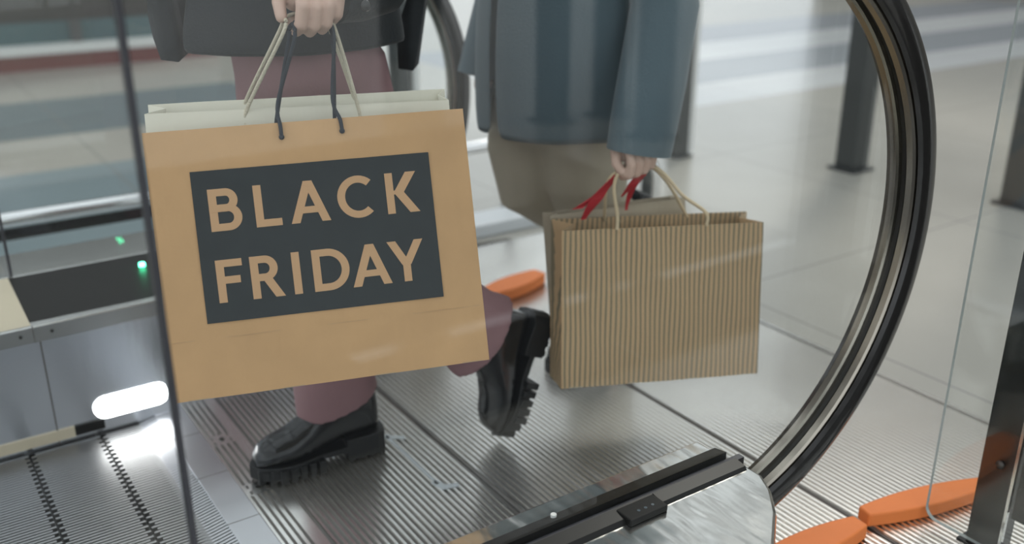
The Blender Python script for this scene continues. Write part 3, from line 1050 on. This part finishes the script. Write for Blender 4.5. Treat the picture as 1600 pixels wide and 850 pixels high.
G = (R(-168), R(168))
coat1 = coat_shell(p1, T1, [((.640, 1.62, .856), .205, .185, .03), ((.640, 1.62, .90), .200, .180, .025), ((.645, 1.62, 1.0), .180, .170, .015), ((.65, 1.61, 1.12), .165, .175, .01), ((.652, 1.61, 1.21), .140, .170, .0), ((.648, 1.61, 1.27), .085, .10, 0), ((.640, 1.61, 1.30), .070, .07, 0)],
                   'coat1', gap=G)
MB().loft([ell(W1(c), a, b, 20) for (c, a, b) in (((.69, 1.59, 1.255), (.075, 0, .03), (0, .055, .03)), ((.75, 1.54, 1.13), (.062, 0, .035), (0, .055, 0)), ((.820, 1.49, 1.02), (.062, 0, .02), (0, .055, .01)),
           ((.765, 1.465, .985), (.018, 0, .060), (0, .052, 0)), ((.695, 1.432, .972), (.014, 0, .054), (0, .046, 0)), ((.645, 1.425, .968), (.010, 0, .050), (0, .042, 0)))]).build('sleeve', 'coat1', coat1, smooth=60)
MB().loft([ell(W1(c), a, b, 20) for (c, a, b) in (((.685, 1.81, 1.255), (.07, 0, 0), (0, .055, -.03)), ((.65, 1.89, 1.03), (.050, 0, .04), (0, .052, 0)), ((.49, 1.835, 1.09), (.015, 0, .045), (0, .045, 0)))]).build('sleeve', 'coat1', coat1, smooth=60)
for (a0, x, zb, wd, y) in ((0, .458, .845, .042, 1.70), (1, .925, .782, .045, 1.74)):
    m = MB()
    rows = []
    for k in range(7):
        z = zb + (1.06 - zb) * k / 6
        xx = x - (.02 if a0 == 0 else -.055) * k / 6
        rows.append([W1((xx - wd / 2, y + .02 * math.sin(k), z)), W1((xx, y - .012, z - .004)), W1((xx + wd / 2, y + .012, z + .006))])
    m.loft(rows, close=False, caps=False)
    fl = m.build('coat_flap', 'coat1', coat1, smooth=True, recalc=False)
    md = fl.modifiers.new('thick', 'SOLIDIFY'); md.thickness = .012; md.offset = 0
m = MB(); m.ball(W1((.662, 1.376, .948)), (.009, .005, .009), 14, 8)
m.build('cuff_button', 'button', coat1, smooth=True)
m = MB(); c = T1((.635, 1.61, 1.475)); m.ball(c, (.094, .086, .110), 20, 12); m.capsule(T1((.68, 1.61, 1.45)), T1((.71, 1.61, 1.25)), .07, .05)
hr = m.build('hair', 'hair', p1); remesh(hr, .008, 3)

boot_parts(p1, W1((.503, 1.672, .0105)), Matrix.Rotation(R(-4), 4, 'Z'), 'chunky black boot flat on the plate')
bx = Vector((.40, .03, .915)).normalized()
by = Vector((.03, 1, -.05)); by = (by - bx * by.dot(bx)).normalized()
bz = bx.cross(by)
by = -by if bz.x > 0 else by
bz = bx.cross(by)
RM = Matrix((bx, by, bz)).transposed().to_4x4()
boot_parts(p1, W1((1.005, 1.512, .026)), RM, 'chunky black boot raised on its toe')

# ---------------------------------------------------------------- second person
p2 = empty('person', (1.36, 1.74, .010))
tag(p2, 'person in slate blue-grey wool coat and wide taupe trousers carrying the striped bag', 'person')


def W2(p): return Vector(p) - Vector((1.36, 1.74, .010))


m = MB()
m.capsule(W2((1.34, 1.69, .80)), W2((1.34, 1.80, .80)), .105, .105)
m.capsule(W2((1.34, 1.745, .82)), W2((1.33, 1.745, 1.06)), .115, .105)
m.capsule(W2((1.33, 1.69, 1.15)), W2((1.33, 1.80, 1.15)), .10, .10)
m.capsule(W2((1.33, 1.61, 1.245)), W2((1.33, 1.88, 1.245)), .052, .052)
m.capsule(W2((1.33, 1.745, 1.21)), W2((1.31, 1.745, 1.37)), .055, .050)
head(m, W2((1.29, 1.745, 1.465)), (-1, 0, -.1))
m.capsule(W2((1.33, 1.81, .78)), W2((1.285, 1.81, .50)), .082, .055); m.capsule(W2((1.285, 1.81, .50)), W2((1.53, 1.80, .34)), .055, .034)
m.capsule(W2((1.35, 1.69, .78)), W2((1.38, 1.70, .43)), .080, .055); m.capsule(W2((1.38, 1.70, .43)), W2((1.445, 1.71, .10)), .055, .034)
# near arm hanging, hand closed on the handles
m.capsule(W2((1.33, 1.61, 1.245)), W2((1.37, 1.50, .94)), .046, .037); m.capsule(W2((1.37, 1.50, .94)), W2((1.255, 1.405, .69)), .037, .026)
m.capsule(W2((1.255, 1.405, .69)), W2((1.238, 1.402, .655)), .024, .025)
m.capsule(W2((1.212, 1.408, .652)), W2((1.258, 1.404, .648)), .017, .016)
m.capsule(W2((1.212, 1.412, .632)), W2((1.256, 1.408, .630)), .014, .013)
fing = []
for (x, r, dz) in ((1.204, .0096, -.004), (1.224, .0094, -.003), (1.243, .0090, .0), (1.260, .0080, .006)):
    fing.append(([(x + .003, 1.390, .655), (x, 1.374, .626 + dz), (x, 1.380, .604 + dz), (x, 1.398, .597 + dz), (x, 1.412, .610 + dz)], [r * 1.06, r, r, r * .95, r * .86]))
hand(m, W2((0, 0, 0)), fing, ([(1.212, 1.415, .655), (1.196, 1.413, .640), (1.189, 1.402, .620), (1.194, 1.392, .606)], [.013, .0115, .010, .009]))
# far arm swinging forward
m.capsule(W2((1.33, 1.88, 1.245)), W2((1.30, 1.92, .96)), .045, .037); m.capsule(W2((1.30, 1.92, .96)), W2((1.205, 1.89, .74)), .037, .026); m.capsule(W2((1.205, 1.89, .74)), W2((1.19, 1.885, .70)), .026, .02)
body2 = m.build('body', 'skin', p2)
remesh(body2, .0028, 2)

m = MB()
m.capsule(W2((1.345, 1.69, .82)), W2((1.345, 1.80, .82)), .125, .125)
def leg2(rings):
    m.loft([ell(W2(c), Vector(a), Vector(b), 24) for (c, a, b) in rings])
leg2([((1.34, 1.81, .84), (.12, 0, 0), (0, .095, 0)), ((1.300, 1.81, .68), (.118, 0, 0), (0, .09, 0)), ((1.275, 1.81, .57), (.108, 0, .01), (0, .085, 0)), ((1.285, 1.81, .48), (.085, 0, .055), (0, .08, 0)),
      ((1.36, 1.808, .42), (.035, 0, .08), (0, .078, 0)), ((1.46, 1.80, .36), (.035, 0, .078), (0, .075, 0)), ((1.52, 1.80, .33), (.035, 0, .078), (0, .075, 0))])
leg2([((1.35, 1.69, .84), (.12, 0, 0), (0, .095, 0)), ((1.345, 1.69, .66), (.115, 0, 0), (0, .09, 0)), ((1.355, 1.70, .48), (.100, 0, 0), (0, .085, 0)), ((1.39, 1.70, .40), (.092, 0, 0), (0, .08, 0)), ((1.430, 1.71, .25), (.088, 0, 0), (0, .078, 0)), ((1.435, 1.71, .10), (.088, 0, 0), (0, .078, 0))])
tr2 = m.build('trousers', 'trouser2', p2)
remesh(tr2, .006, 4, wrinkle(.008, 11))

coat2 = coat_shell(p2, W2, [((1.325, 1.735, .615), .205, .19, .03), ((1.325, 1.735, .72), .210, .195, .025), ((1.325, 1.735, .86), .205, .195, .015), ((1.33, 1.74, 1.0), .19, .19, .01), ((1.33, 1.745, 1.13), .175, .185, 0), ((1.33, 1.745, 1.225), .14, .17, 0), ((1.325, 1.745, 1.285), .085, .10, 0), ((1.32, 1.745, 1.31), .07, .075, 0)], 'coat2', gap=(R(-175), R(178)))
MB().loft([ell(W2(c), a, b, 22) for (c, a, b) in (((1.33, 1.60, 1.265), (.08, 0, .02), (0, .055, .03)), ((1.375, 1.52, 1.02), (.075, 0, 0), (0, .06, 0)), ((1.365, 1.48, .90), (.074, 0, .0), (0, .062, 0)),
           ((1.30, 1.435, .76), (.074, 0, -.012), (0, .06, 0)), ((1.262, 1.41, .685), (.072, 0, -.016), (0, .056, 0)), ((1.246, 1.402, .634), (.070, 0, -.014), (0, .054, 0)))]).build('sleeve', 'coat2', coat2, smooth=60)
MB().loft([ell(W2(c), a, b, 22) for (c, a, b) in (((1.33, 1.87, 1.265), (.075, 0, 0), (0, .055, -.03)), ((1.30, 1.92, .97), (.068, 0, 0), (0, .06, 0)), ((1.225, 1.895, .80), (.060, 0, -.02), (0, .055, 0)), ((1.19, 1.885, .715), (.058, 0, -.02), (0, .052, 0)))]).build('sleeve', 'coat2', coat2, smooth=60)
m = MB(); m.ball(W2((1.315, 1.745, 1.485)), (.094, .086, .105), 20, 12); m.capsule(W2((1.345, 1.745, 1.45)), W2((1.36, 1.745, 1.38)), .07, .05)
hr = m.build('hair', 'hair', p2); remesh(hr, .008, 3)
boot_parts(p2, W2((1.268, 1.712, .0105)), Matrix.Rotation(R(2), 4, 'Z'), 'black boot below the taupe trousers')
b2x = Vector((.42, 0, .90)).normalized(); b2y = Vector((0, 1, 0)); b2z = b2x.cross(b2y)
if b2z.z < 0: b2y = -b2y; b2z = b2x.cross(b2y)
boot_parts(p2, W2((1.52, 1.80, .135)), Matrix((b2x, b2y, b2z)).transposed().to_4x4(), 'black boot lifted behind')
